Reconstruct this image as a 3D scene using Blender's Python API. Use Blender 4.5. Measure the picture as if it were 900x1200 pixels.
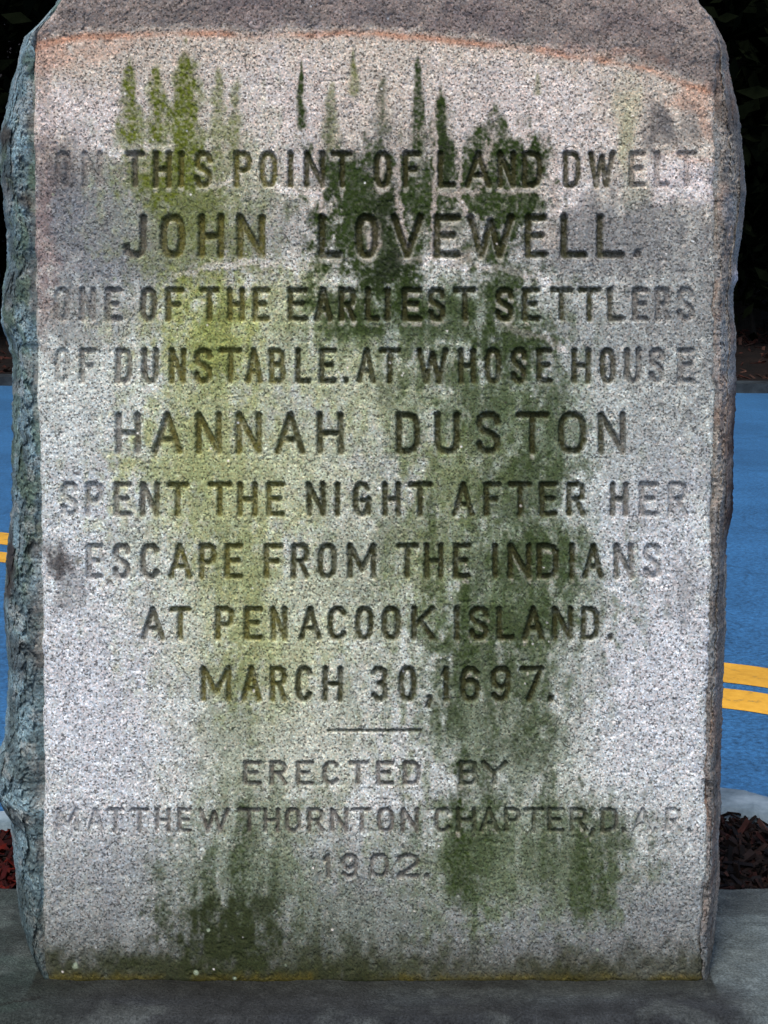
import bpy, math, random
import numpy as np
from mathutils import Vector

random.seed(7)
rng = np.random.default_rng(7)
scene = bpy.context.scene
C = scene.collection
for o in list(bpy.data.objects):
    bpy.data.objects.remove(o)

# ------------------------------------------------------------------ camera
# Distances in metres. The camera is level, 0.85 m above the base slab and
# 1.6 m in front of the dressed face; the lens is shifted down (rising-front).
CAM_H = 0.85
FACE_Y = 1.6
cam_data = bpy.data.cameras.new("camera")
cam = bpy.data.objects.new("camera", cam_data)
C.objects.link(cam)
cam.location = (0, 0, CAM_H)
cam.rotation_euler = (math.radians(90), 0, 0)
cam_data.sensor_fit = 'HORIZONTAL'
cam_data.sensor_width = 36
cam_data.lens = 64
# sensor_fit HORIZONTAL: shift is in widths of the picture
cam_data.shift_y = -300 / 900
cam_data.clip_start = 0.05
cam_data.clip_end = 2000
scene.camera = cam

# ------------------------------------------------------------------ light
SUN_EL, SUN_AZ = math.radians(60), math.radians(200)     # azimuth from +Y clockwise
w = bpy.data.worlds.new("World")
scene.world = w
w.use_nodes = True
wn = w.node_tree
for n in list(wn.nodes):
    wn.nodes.remove(n)
sky = wn.nodes.new("ShaderNodeTexSky")
sky.sky_type = 'NISHITA'
sky.sun_disc = False
sky.sun_elevation = SUN_EL
sky.sun_rotation = SUN_AZ
sky.air_density = 1.0
sky.dust_density = 3.0
sky.ozone_density = 1.0
bg = wn.nodes.new("ShaderNodeBackground")
bg.inputs[1].default_value = 0.12
wo = wn.nodes.new("ShaderNodeOutputWorld")
wn.links.new(sky.outputs[0], bg.inputs[0])
wn.links.new(bg.outputs[0], wo.inputs[0])

sd = bpy.data.lights.new("sun", 'SUN')
sd.energy = 1.5
sd.angle = math.radians(14)
sd.color = (1.0, 0.93, 0.84)
sun = bpy.data.objects.new("sun", sd)
C.objects.link(sun)
sdir = Vector((math.sin(SUN_AZ) * math.cos(SUN_EL), math.cos(SUN_AZ) * math.cos(SUN_EL), math.sin(SUN_EL)))
sun.rotation_euler = sdir.to_track_quat('Z', 'Y').to_euler()
sun.location = sdir * 30

scene.view_settings.view_transform = 'Standard'
scene.view_settings.look = 'None'
scene.view_settings.exposure = 0.64
scene.view_settings.gamma = 1.0

# ------------------------------------------------------------------ helpers
def s2l(*c):
    return tuple(((x / 255) / 12.92 if x / 255 <= .04045 else ((x / 255 + .055) / 1.055) ** 2.4) for x in c)

_lat = {}
def vnoise(x, y, seed=0):
    if seed not in _lat:
        _lat[seed] = np.random.default_rng(seed + 100).random((256, 256)).astype(np.float32)
    L = _lat[seed]
    xi = np.floor(x).astype(np.int32); yi = np.floor(y).astype(np.int32)
    fx = x - xi; fy = y - yi
    fx = fx * fx * (3 - 2 * fx); fy = fy * fy * (3 - 2 * fy)
    x0 = xi & 255; x1 = (xi + 1) & 255; y0 = yi & 255; y1 = (yi + 1) & 255
    return (L[y0, x0] * (1 - fx) + L[y0, x1] * fx) * (1 - fy) + (L[y1, x0] * (1 - fx) + L[y1, x1] * fx) * fy

def fbm(x, y, seed=0, octs=4, gain=.5):
    a, t, n = 1.0, 0.0, 0.0
    for k in range(octs):
        t = t + a * vnoise(x * 2 ** k + 13.7 * k, y * 2 ** k + 7.3 * k, seed + k)
        n += a; a *= gain
    return t / n            # 0..1, mean .5

def sm(a, b, x):
    t = np.clip((x - a) / (b - a), 0, 1)
    return t * t * (3 - 2 * t)

def mesh_obj(name, verts, faces, mat=None, parent=None, smooth=False):
    m = bpy.data.meshes.new(name)
    m.from_pydata([tuple(v) for v in verts], [], faces)
    m.update()
    if smooth:
        m.polygons.foreach_set("use_smooth", np.ones(len(m.polygons), bool))
    o = bpy.data.objects.new(name, m)
    C.objects.link(o)
    if mat: m.materials.append(mat)
    if parent: o.parent = parent
    return o

def fast_mesh(name, V, F, mat, parent=None, col=None, normals=None, smooth=True):
    """V (n,3) float, F (m,4) or (m,3) int; col (n,4) vertex stain colours."""
    m = bpy.data.meshes.new(name)
    k = F.shape[1]
    if normals is not None:      # wind the faces the way the given normals point
        A, B, D = V[F[:, 0]], V[F[:, 1]], V[F[:, 2]]
        if np.sum(np.cross(B - A, D - A) * normals[F[:, 0]]) < 0: F = F[:, ::-1]
    m.vertices.add(len(V)); m.vertices.foreach_set("co", np.ascontiguousarray(V, np.float32).ravel())
    m.loops.add(F.size); m.loops.foreach_set("vertex_index", np.ascontiguousarray(F, np.int32).ravel())
    m.polygons.add(len(F))
    m.polygons.foreach_set("loop_start", np.arange(len(F), dtype=np.int32) * k)
    m.polygons.foreach_set("use_smooth", np.full(len(F), smooth, bool))
    m.update(calc_edges=True)
    if col is not None:
        a = m.color_attributes.new("stain", 'FLOAT_COLOR', 'POINT')
        a.data.foreach_set("color", np.ascontiguousarray(col, np.float32).ravel())
    if normals is not None:
        m.normals_split_custom_set_from_vertices(np.ascontiguousarray(normals, np.float32))
    m.materials.append(mat)
    o = bpy.data.objects.new(name, m)
    C.objects.link(o)
    if parent: o.parent = parent
    return o

class G:
    """small node helper"""
    def __init__(s, name):
        s.m = bpy.data.materials.new(name); s.m.use_nodes = True
        s.t = s.m.node_tree
        s.b = s.t.nodes["Principled BSDF"]
    def n(s, ty, **kw):
        x = s.t.nodes.new(ty)
        for k, v in kw.items(): setattr(x, k, v)
        return x
    def l(s, a, b): s.t.links.new(a, b)
    def noise(s, vec, scale, detail=3, rough=.5):
        x = s.n("ShaderNodeTexNoise"); x.inputs["Scale"].default_value = scale
        x.inputs["Detail"].default_value = detail; x.inputs["Roughness"].default_value = rough
        s.l(vec, x.inputs["Vector"]); return x.outputs["Fac"]
    def ramp(s, fac, stops):
        r = s.n("ShaderNodeValToRGB")
        while len(r.color_ramp.elements) < len(stops): r.color_ramp.elements.new(.5)
        for e, (p, c) in zip(r.color_ramp.elements, stops):
            e.position = p; e.color = (c if len(c) == 4 else (*c, 1)) if isinstance(c, tuple) else (c, c, c, 1)
        s.l(fac, r.inputs[0]); return r.outputs[0]
    def mix(s, fac, a, b, mode='MIX'):
        x = s.n("ShaderNodeMix", data_type='RGBA', blend_type=mode)
        for sock, v in ((x.inputs[0], fac), (x.inputs[6], a), (x.inputs[7], b)):
            if isinstance(v, (int, float)): sock.default_value = v
            elif isinstance(v, tuple): sock.default_value = (*v, 1)[:4]
            else: s.l(v, sock)
        return x.outputs[2]
    def math(s, op, a, b=None):
        x = s.n("ShaderNodeMath", operation=op)
        for sock, v in ((x.inputs[0], a), (x.inputs[1], b)):
            if v is None: continue
            if isinstance(v, (int, float)): sock.default_value = v
            else: s.l(v, sock)
        return x.outputs[0]
    def bump(s, h, dist, strength=1.0):
        x = s.n("ShaderNodeBump"); x.inputs["Distance"].default_value = dist
        x.inputs["Strength"].default_value = strength
        s.l(h, x.inputs["Height"]); s.l(x.outputs[0], s.b.inputs["Normal"])
    def obj(s): return s.n("ShaderNodeTexCoord").outputs["Object"]
    def base(s, c): s.l(c, s.b.inputs["Base Color"])

# ------------------------------------------------------------------ materials
def granite():
    g = G("weathered_granite")
    co = g.obj()
    at = g.n("ShaderNodeAttribute", attribute_name="stain")
    # crystal grain: cells of about 2.5 mm with random tone, plus dark mica flecks
    v = g.n("ShaderNodeTexVoronoi"); v.inputs["Scale"].default_value = 540; g.l(co, v.inputs["Vector"])
    sep = g.n("ShaderNodeSeparateColor"); g.l(v.outputs["Color"], sep.inputs[0])
    grain = g.ramp(sep.outputs[0], [(0.0, .26), (.13, .40), (.20, .88), (.6, 1.07), (.85, 1.25), (.97, 1.65)])
    n1 = g.noise(co, 400, 3, .7)
    tone = g.ramp(n1, [(.30, .48), (.43, .90), (.57, 1.08), (.70, 1.28)])
    n2 = g.noise(co, 60, 3)
    tone2 = g.ramp(n2, [(.3, .84), (.7, 1.15)])
    warm = g.ramp(sep.outputs[1], [(0, (1.10, .96, .93)), (.5, (1, 1, 1)), (1, (.93, 1.0, 1.10))])
    sp = g.mix(1, g.mix(1, g.mix(1, grain, tone, 'MULTIPLY'), tone2, 'MULTIPLY'), warm, 'MULTIPLY')
    # moss and grime cover the grain
    sp2 = g.mix(g.math('MULTIPLY', at.outputs["Alpha"], .55), sp, (1, 1, 1))
    g.base(g.mix(1, at.outputs["Color"], sp2, 'MULTIPLY'))
    g.b.inputs["Roughness"].default_value = .82
    g.b.inputs["Specular IOR Level"].default_value = .25
    h = g.math('ADD', g.math('MULTIPLY', n1, .7), g.math('MULTIPLY', sep.outputs[2], .3))
    g.bump(h, .0009, .8)
    return g.m
M_GRANITE = granite()

def slab_mat():
    g = G("mottled_base_stone")
    co = g.obj()
    at = g.n("ShaderNodeAttribute", attribute_name="stain")
    mp = g.n("ShaderNodeMapping"); mp.inputs["Scale"].default_value = (1, 2.2, 1); g.l(co, mp.inputs[0])
    a = g.ramp(g.noise(mp.outputs[0], 9, 6, .65), [(.3, .74), (.5, .98), (.7, 1.22)])
    b = g.ramp(g.noise(co, 45, 4, .6), [(.3, .72), (.7, 1.25)])
    f = g.ramp(g.noise(co, 330, 4, .75), [(.32, .45), (.5, 1.0), (.68, 1.6)])
    g.base(g.mix(1, g.mix(1, g.mix(1, at.outputs["Color"], a, 'MULTIPLY'), b, 'MULTIPLY'), f, 'MULTIPLY'))
    g.b.inputs["Roughness"].default_value = .85
    g.b.inputs["Specular IOR Level"].default_value = .2
    g.bump(g.math('ADD', g.noise(co, 60, 5, .6), g.math('MULTIPLY', g.noise(co, 380, 3), .6)), .004, 1.0)
    return g.m
M_SLAB = slab_mat()

def asphalt():
    g = G("blue_grey_asphalt")
    co = g.obj()
    big = g.ramp(g.noise(co, .9, 4, .6), [(.35, .80), (.65, 1.18)])
    mp = g.n("ShaderNodeMapping"); mp.inputs["Scale"].default_value = (.6, 3.5, 1); g.l(co, mp.inputs[0])
    streak = g.ramp(g.noise(mp.outputs[0], 2.5, 4, .6), [(.35, .93), (.65, 1.06)])
    fine = g.ramp(g.noise(co, 85, 5, .8), [(.34, .45), (.5, 1.0), (.66, 1.55)])
    c = g.mix(1, g.mix(1, g.mix(1, (.030, .125, .28), big, 'MULTIPLY'), streak, 'MULTIPLY'), fine, 'MULTIPLY')
    # a few fine tar cracks
    v = g.n("ShaderNodeTexVoronoi", feature='DISTANCE_TO_EDGE'); v.inputs["Scale"].default_value = .55
    wv = g.n("ShaderNodeMapping"); g.l(co, wv.inputs[0])
    wrp = g.n("ShaderNodeVectorMath", operation='ADD')
    nz = g.n("ShaderNodeTexNoise"); nz.inputs["Scale"].default_value = 2.2; g.l(co, nz.inputs[0])
    g.l(co, wrp.inputs[0]); g.l(nz.outputs["Color"], wrp.inputs[1]); g.l(wrp.outputs[0], v.inputs["Vector"])
    crack = g.ramp(v.outputs["Distance"], [(0, .72), (.006, 1.0)])
    g.base(g.mix(1, c, crack, 'MULTIPLY'))
    g.b.inputs["Roughness"].default_value = .5
    g.b.inputs["Specular IOR Level"].default_value = .6
    g.bump(g.noise(co, 130, 3, .7), .004, .7)
    return g.m
M_ROAD = asphalt()

def simple(name, c1, c2, scale, rough=.9, bump=.004, detail=5, spec=.2, c3=None):
    g = G(name); co = g.obj()
    n = g.noise(co, scale, detail, .62)
    st = [(.32, c1), (.68, c2)]
    if c3: st = [(.3, c1), (.5, c2), (.7, c3)]
    g.base(g.ramp(n, st))
    g.b.inputs["Roughness"].default_value = rough
    g.b.inputs["Specular IOR Level"].default_value = spec
    if bump: g.bump(g.noise(co, scale * 3, 4, .6), bump, .8)
    return g.m

def marking():
    g = G("worn_yellow_paint"); co = g.obj()
    n = g.ramp(g.noise(co, 38, 5, .7), [(.30, (.30, .20, .05)), (.42, (.60, .31, .025)), (.7, (.70, .38, .04))])
    big = g.ramp(g.noise(co, 5, 3), [(.35, .82), (.65, 1.1)])
    g.base(g.mix(1, n, big, 'MULTIPLY'))
    g.b.inputs["Roughness"].default_value = .7
    g.bump(g.noise(co, 120, 3), .001, .6)
    return g.m
M_YELLOW = marking()
M_KERB = simple("weathered_kerb_concrete", (.10, .15, .18), (.30, .38, .43), 18, bump=.004)
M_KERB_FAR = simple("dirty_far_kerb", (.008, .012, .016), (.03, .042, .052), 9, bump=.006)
M_SOIL = simple("dark_garden_soil", (.008, .006, .005), (.035, .022, .016), 30, bump=.01)
M_WOODSOIL = simple("woodland_soil", (.002, .0015, .0015), (.008, .004, .003), 5, bump=.02)
M_GROUND = simple("ground_earth", (.012, .012, .009), (.035, .032, .02), 3, bump=.02)
M_BARK = simple("shade_dark_bark", (.004, .004, .004), (.014, .012, .010), 18, bump=.02)  # near-black bark: the deep shade of the wood is put into its colour

def attr_mat(name, rough=.8, scale=60):
    g = G(name); co = g.obj()
    at = g.n("ShaderNodeAttribute", attribute_name="stain")
    v = g.ramp(g.noise(co, scale, 3), [(.3, .6), (.7, 1.35)])
    g.base(g.mix(1, at.outputs["Color"], v, 'MULTIPLY'))
    g.b.inputs["Roughness"].default_value = rough
    g.b.inputs["Specular IOR Level"].default_value = .15
    return g.m
M_CHIPS = attr_mat("wood_chips")
M_LEAF = simple("dark_evergreen_leaves", (.0015, .0022, .0012), (.005, .007, .0035), 4, bump=0, spec=0)

# ------------------------------------------------------------------ monument outline
# u, v are millimetres on the dressed face: u to the right, v downwards,
# v = 1150 where the stone meets the slab, u = 450 straight ahead.
EDGE_L = [(-150, 200), (-120, 150), (-60, 104), (0, 74), (20, 58), (38, 43), (60, 39), (150, 38), (250, 40), (400, 43),
          (500, 45), (600, 47), (700, 49), (800, 50), (950, 50), (1000, 51), (1100, 51), (1135, 53), (1155, 57)]
EDGE_R = [(-150, 690), (-120, 740), (-60, 782), (0, 812), (20, 828), (40, 836), (60, 839), (110, 840), (200, 838), (300, 837),
          (400, 836), (470, 838), (540, 835), (600, 834), (700, 833), (800, 830), (900, 828), (1000, 829), (1100, 822), (1155, 823)]
SIL_L = [(-150, 180), (-120, 128), (-60, 92), (0, 71), (10, 61), (25, 47), (38, 31), (60, 26), (100, 15), (135, 7), (160, 2), (205, 2),
         (250, 8), (300, 12), (345, 4), (380, 3), (405, 11), (425, 16), (470, 17), (560, 15), (620, 14), (650, 10), (690, 7),
         (725, 5), (760, 9), (800, 12), (850, 11), (885, 6), (915, -4), (950, -5), (970, 6), (980, 14), (1040, 20),
         (1060, 22), (1100, 26), (1130, 37), (1155, 52)]
SIL_R = [(-150, 712), (-120, 760), (-60, 795), (0, 816), (15, 831), (35, 841), (45, 847), (70, 852), (100, 858), (120, 863), (150, 866),
         (190, 871), (222, 873), (250, 870), (280, 867), (310, 861), (322, 862), (345, 857), (400, 860), (450, 860), (520, 858),
         (600, 857), (614, 856), (640, 850), (700, 848), (760, 846), (800, 845), (850, 843), (900, 842), (950, 841),
         (1000, 840), (1050, 839), (1080, 838), (1120, 834), (1155, 826)]
def prof(tab, v):
    a = np.array(tab, float); return np.interp(v, a[:, 0], a[:, 1])
ARC = [(30, 54), (60, 44), (100, 39), (200, 35), (300, 38), (450, 36), (550, 48), (650, 58), (740, 72), (800, 92), (845, 110)]

# ------------------------------------------------------------------ face grid
NC = 720
rows = np.concatenate([np.arange(-150, 0, 4.0), np.linspace(0, 1155, 1050)])
NR = len(rows)
s = np.linspace(0, 1, NC)
Lr = prof(EDGE_L, rows) + (fbm(rows * .045, rows * 0, 31) - .5) * 5
Rr = prof(EDGE_R, rows) + (fbm(rows * .05, rows * 0 + 9, 32) - .5) * 7 + (fbm(rows * .2, rows * 0 + 9, 35) - .5) * 2.5
U = Lr[:, None] + s[None, :] * (Rr - Lr)[:, None]
V = np.repeat(rows[:, None], NC, 1)

# ---- lettering -------------------------------------------------------------
def sup(a0, a1, cx=.5, cy=.5, rx=.5, ry=.5, n=22, e=2.7):
    out = []
    for k in range(n + 1):
        a = math.radians(a0 + (a1 - a0) * k / n)
        c, q = math.cos(a), math.sin(a)
        out.append((cx + rx * math.copysign(abs(c) ** (2 / e), c), cy - ry * math.copysign(abs(q) ** (2 / e), q)))
    return out
S_ = [(1, .21), (.94, .08), (.75, .01), (.5, 0), (.25, .01), (.06, .09), (0, .23), (.06, .36), (.25, .44), (.5, .49), (.76, .56),
      (.95, .65), (1, .78), (.94, .91), (.74, .99), (.5, 1), (.26, .99), (.06, .92), (0, .79)]
GL = {
 'A': [[(0, 1), (.5, 0), (1, 1)], [(.2, .68), (.8, .68)]],
 'B': [[(0, 0), (0, 1)], [(0, 0), (.6, 0), (.88, .07), (.93, .23), (.85, .40), (.6, .47), (0, .47)], [(.6, .47), (.9, .54), (1, .73), (.92, .92), (.65, 1), (0, 1)]],
 'C': [sup(38, 322)],
 'D': [[(0, 0), (0, 1)], [(0, 0), (.5, 0), (.82, .06), (.97, .22), (1, .5), (.97, .78), (.82, .94), (.5, 1), (0, 1)]],
 'E': [[(1, 0), (0, 0), (0, 1), (1, 1)], [(0, .48), (.78, .48)]],
 'F': [[(1, 0), (0, 0), (0, 1)], [(0, .5), (.75, .5)]],
 'G': [sup(40, 360), [(1, .5), (1, .95)], [(.55, .55), (1, .55)]],
 'H': [[(0, 0), (0, 1)], [(1, 0), (1, 1)], [(0, .5), (1, .5)]],
 'I': [[(.5, 0), (.5, 1)]],
 'J': [[(1, 0), (1, .78), (.9, .93), (.65, 1), (.3, 1), (.08, .93), (0, .8)]],
 'K': [[(0, 0), (0, 1)], [(1, 0), (0, .62)], [(.35, .42), (1, 1)]],
 'L': [[(0, 0), (0, 1), (1, 1)]],
 'M': [[(0, 1), (0, 0), (.5, .78), (1, 0), (1, 1)]],
 'N': [[(0, 1), (0, 0), (1, 1), (1, 0)]],
 'O': [sup(0, 360)],
 'P': [[(0, 0), (0, 1)], [(0, 0), (.6, 0), (.9, .07), (1, .26), (.9, .46), (.6, .54), (0, .54)]],
 'R': [[(0, 0), (0, 1)], [(0, 0), (.6, 0), (.88, .07), (.96, .25), (.88, .43), (.6, .5), (0, .5)], [(.5, .5), (1, 1)]],
 'S': [S_],
 'T': [[(0, 0), (1, 0)], [(.5, 0), (.5, 1)]],
 'U': [[(0, 0), (0, .74), (.07, .9), (.25, .98), (.5, 1), (.75, .98), (.93, .9), (1, .74), (1, 0)]],
 'V': [[(0, 0), (.5, 1), (1, 0)]],
 'W': [[(0, 0), (.27, 1), (.5, .12), (.73, 1), (1, 0)]],
 'Y': [[(0, 0), (.5, .52), (1, 0)], [(.5, .52), (.5, 1)]],
 '0': [sup(0, 360)],
 '1': [[(.75, 0), (.75, 1)], [(.75, 0), (.1, .2)]],
 '2': [[(0, .25), (.06, .09), (.28, 0), (.62, 0), (.92, .1), (1, .28), (.88, .45), (0, 1), (1, 1)]],
 '3': [[(0, .12), (.25, .01), (.6, 0), (.92, .09), (.97, .25), (.85, .41), (.45, .48)], [(.45, .48), (.88, .54), (1, .73), (.92, .92), (.6, 1), (.25, .99), (0, .88)]],
 '6': [sup(0, 360, .5, .70, .5, .30, e=2.3), [(0, .7), (.02, .35), (.18, .09), (.45, 0), (.75, .02), (.95, .14)]],
 '9': [sup(0, 360, .5, .30, .5, .30, e=2.3), [(1, .3), (.98, .65), (.82, .91), (.55, 1), (.25, .98), (.05, .86)]],
 '7': [[(0, 0), (1, 0), (.35, 1)]],
 '.': [[(.5, .96), (.5, 1)]],
 ',': [[(.6, .96), (.6, 1.05), (.1, 1.22)]],
}
# (top, bottom, stroke width, base strength, [(char, left, right)...])
LINES = [
 (176, 221, 8.5, 1.0, "O 63 84|N 95 121|T 146 170|H 178 202|I 208 217|S 227 250|P 273 296|O 303 326|I 336 345|N 355 382|T 387 415|O 437 460|F 471 494|L 512 535|A 544 577|N 582 606|D 611 637|D 659 682|W 688 722|E 736 758|L 766 786|T 792 818"),
 (250, 304, 10.5, 1.0, "J 143 173|O 186 218|H 231 264|N 276 312|L 372 403|O 415 445|V 457 498|E 507 541|W 546 604|E 614 643|L 656 690|L 698 734|. 742 752"),
 (336, 378, 8.5, 1.0, "O 62 83|N 92 113|E 122 144|O 163 185|F 193 217|T 233 258|H 265 288|E 295 317|E 336 362|A 367 391|R 396 419|L 427 446|I 450 459|E 470 496|S 501 523|T 530 560|S 580 603|E 611 635|T 644 673|T 676 706|L 711 733|E 740 761|R 767 787|S 793 815"),
 (407, 451, 8.5, 1.0, "O 63 83|F 92 114|D 134 156|U 165 187|N 197 219|S 226 250|T 255 285|A 286 309|B 314 336|L 345 366|E 373 396|. 401 410|A 417 442|T 443 471|W 487 527|H 536 559|O 567 589|S 598 619|E 628 649|H 669 694|O 702 723|U 731 753|S 760 780|E 793 816"),
 (482, 534, 9.5, 1.0, "H 134 166|A 177 215|N 228 261|N 275 308|A 321 359|H 370 404|D 463 494|U 508 540|S 557 588|T 603 645|O 653 689|N 700 735"),
 (564, 607, 8.5, 1.0, "S 70 93|P 99 122|E 132 156|N 163 188|T 194 222|T 242 273|H 277 303|E 311 335|N 358 383|I 391 400|G 412 436|H 447 471|T 477 508|A 529 557|F 566 589|T 595 625|E 631 655|R 663 688|H 714 738|E 748 773|R 782 808"),
 (636, 680, 8.5, 1.0, "E 100 122|S 131 154|C 163 189|A 196 226|P 232 255|E 262 286|F 308 333|R 340 364|O 371 396|M 406 442|T 463 492|H 496 521|E 530 553|I 576 585|N 594 624|D 628 656|I 666 675|A 682 709|N 718 744|S 753 776"),
 (710, 752, 8.5, 1.0, "A 164 194|T 197 225|P 251 276|E 285 309|N 316 338|A 349 378|C 383 408|O 415 439|O 446 471|K 481 511|I 531 540|S 549 574|L 581 604|A 611 639|N 646 673|D 680 704|. 711 720"),
 (780, 824, 8.5, 1.0, "M 234 272|A 281 308|R 315 338|C 345 368|H 377 403|3 434 456|0 466 489|, 498 509|1 516 528|6 538 564|9 574 600|7 608 639|. 641 650"),
 (891, 922, 7.0, .72, "E 284 308|R 315 338|E 346 369|C 377 399|T 407 433|E 440 463|D 471 494|B 537 562|Y 563 596"),
 (946, 977, 6.5, .72, "M 65 93|A 101 123|T 124 147|T 152 176|H 181 201|E 207 226|W 232 270|T 277 307|H 308 329|O 333 354|R 359 381|N 386 409|T 411 437|O 441 463|N 469 492|C 508 530|H 534 559|A 561 586|P 590 611|T 613 638|E 641 662|R 667 690|, 690 699|D 703 726|. 727 734|A 741 765|. 765 772|R 779 800|. 804 811"),
 (1000, 1031, 7.0, .62, "1 378 389|9 399 421|0 432 457|2 464 493|. 496 504"),
]
glyphs = []
for (t, b, wd, st, txt) in LINES:
    for it in txt.split('|'):
        ch, a, c = it.split(); glyphs.append((ch, float(a), float(c), t, b, wd, st))
glyphs.append(('-', 382., 495., 853., 860., 5.2, .75))

depth = np.zeros_like(U)          # carved depth in mm
carve = np.zeros_like(U)          # 0..1, how far inside a stroke
owner = np.full((NR, NC), -1, np.int32)
rough_n = fbm(U * .35, V * .35, 3, 3) - .5
for gi, (ch, x0, x1, t, b, wd, st) in enumerate(glyphs):
    pad = 8
    r0 = np.searchsorted(rows, t - pad); r1 = np.searchsorted(rows, b + pad + (8 if ch == ',' else 0))
    c0 = max(0, int((x0 - 10 - 58) / 800 * NC) - 14); c1 = min(NC, int((x1 + 10 - 30) / 780 * NC) + 24)
    uu = U[r0:r1, c0:c1]; vv = V[r0:r1, c0:c1]
    hw = wd / 2
    cxm = (x0 + x1) / 2
    # strokes nearer the worn sides of the face are shallower and narrower
    tone = float(sm(40, 190, cxm) * .62 + .38) * float(1 - .50 * sm(690, 800, cxm)) * st
    if t > 850: tone = max(tone, .42)
    if t > 930 and cxm > 735: tone = .42
    if t < 200 and cxm < 150: tone *= .6
    strokes = GL.get(ch) or [[(0, .5), (1, .5)]]
    w_, h_ = max(x1 - x0 - wd, .01), b - t - wd
    if ch == 'I': w_ = .01; 
    xs = cxm - w_ / 2
    dmin = np.full(uu.shape, 1e9)
    lean = rng.normal(0, .35)
    for pl in strokes:
        pts = [(xs + p[0] * w_ + lean * (p[1] - .5), t + hw + p[1] * h_) for p in pl]
        for (ax, ay), (bx, by) in zip(pts, pts[1:]):
            dx, dy = bx - ax, by - ay; L2 = dx * dx + dy * dy + 1e-9
            tt = np.clip(((uu - ax) * dx + (vv - ay) * dy) / L2, 0, 1)
            # cut ends flare very slightly, as a chisel leaves them
            fl = 1 - .10 * (np.abs(tt - .5) * 2) ** 4
            dmin = np.minimum(dmin, np.hypot(uu - ax - tt * dx, vv - ay - tt * dy) * fl)
    dmin = dmin + rough_n[r0:r1, c0:c1] * 2.0
    q = 1 - sm(.40, 1.02, dmin / hw)
    D = (1.9 + 2.6 * tone) * (wd / 8.5)
    sub = depth[r0:r1, c0:c1]; cs = carve[r0:r1, c0:c1]; ow = owner[r0:r1, c0:c1]
    win = q * D > sub
    sub[win] = (q * D)[win]
    qq = q * min(1, tone + .05)
    cs[...] = np.maximum(cs, qq)
    ow[(dmin < hw * 1.12) & win] = gi

# ---- large form of the face -------------------------------------------------
arc = np.interp(U, [a[0] for a in ARC], [a[1] for a in ARC]) + (fbm(U * .03, V * 0, 40) - .5) * 7
above = arc - V
rise = np.interp(above, [-1e3, -3, 12, 60, 120, 170, 200], [0, 0, 2.5, 11, 14, 0, -40])     # rough crest stands proud
eL = (U - Lr[:, None]); eR = (Rr[:, None] - U)
edge = np.minimum(eL, eR)
wear = 4.5 * np.exp(-np.clip(edge, 0, 99) / 2.6) * (.4 + 1.2 * fbm(U * .02, V * .03, 41))
chip = sm(.56, .74, fbm(U * .02, V * .016, 42, 3)) * 4 * np.exp(-np.clip(edge, 0, 99) / 7)
basew = 4 * np.exp(-np.clip(1153 - V, 0, 99) / 3)
gross = (fbm(U * .006, V * .006, 43, 3) - .5) * 3.0 + (fbm(U * .03, V * .03, 44, 3) - .5) * .9
gross = gross + (fbm(U * .02, V * .02, 45, 4) - .5) * 9 * sm(0, 30, above)
pits = sm(.66, .74, fbm(U * .16, V * .16, 46, 2)) * .8
fine = (fbm(U * .55, V * .55, 47, 2) - .5) * 0.75
out_mm = rise + gross + fine - wear - chip - basew - pits - depth      # towards the viewer
X = (U - 450) / 1000
Z = (1150 - V) / 1000
Y = FACE_Y - out_mm / 1000

# ---- stains ----------------------------------------------------------------
class Field:
    def __init__(s, U, V):
        s.U, s.V = U, V
        s.wx = (fbm(U * .028, V * .018, 60) - .5) * 34
        s.wy = (fbm(U * .028, V * .012, 61) - .5) * 40
        s.edge = fbm(U * .11, V * .07, 62, 4)
        s.streak = fbm(U * .14, V * .012, 63, 3)
        s.speck = fbm(U * .33, V * .33, 64, 2)
    def blob(s, items):
        m = np.zeros_like(s.U)
        for (u, v, ru, rv, k) in items:
            r = np.hypot((s.U + s.wx - u) / ru, (s.V + s.wy - v) / rv)
            x = 1.38 - r + (s.edge - .5) * 1.2 + (s.streak - .5) * .4 + (s.speck - .5) * .5
            m = np.maximum(m, k * sm(-.1, 1.05, x))
        return m
    def drip(s, items):
        """pointed at the top, broad below: (u, top, bottom, half width, strength)"""
        m = np.zeros_like(s.U)
        for (u, v0, v1, hw, k) in items:
            t = (s.V - v0) / (v1 - v0)
            w_ = hw * 1.35 * np.clip(t + .15, 0.02, 1) ** .7
            r = np.abs(s.U + s.wx * .12 - u) / w_
            x = (1.15 - r + (s.edge - .5) * 1.3) * sm(-.12, .18, t + (s.edge - .5) * .3) * (1 - sm(.92, 1.12, t + (s.edge - .5) * .25))
            m = np.maximum(m, k * sm(.0, 1.0, x) * (.7 + .5 * s.speck))
        return m
    def line(s, polys, w_=3.0):
        m = np.zeros_like(s.U)
        for k, pl in polys:
            d = np.full(s.U.shape, 1e9)
            uu = s.U + s.wx * .35 + (s.edge - .5) * 12; vv = s.V + s.wy * .3 + (s.edge - .5) * 10
            for (ax, ay), (bx, by) in zip(pl, pl[1:]):
                dx, dy = bx - ax, by - ay
                tt = np.clip(((uu - ax) * dx + (vv - ay) * dy) / (dx * dx + dy * dy), 0, 1)
                d = np.minimum(d, np.hypot(uu - ax - tt * dx, vv - ay - tt * dy))
            m = np.maximum(m, k * (1 - sm(.3, 1.3, d / w_ + (s.speck - .5) * 1.4)))
        return m

def lay(col, a, m, c, cover=1.0):
    m = np.clip(m, 0, 1)[..., None]
    col[...] = col * (1 - m) + np.array(c) * m
    a[...] = np.maximum(a, m[..., 0] * cover)

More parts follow.
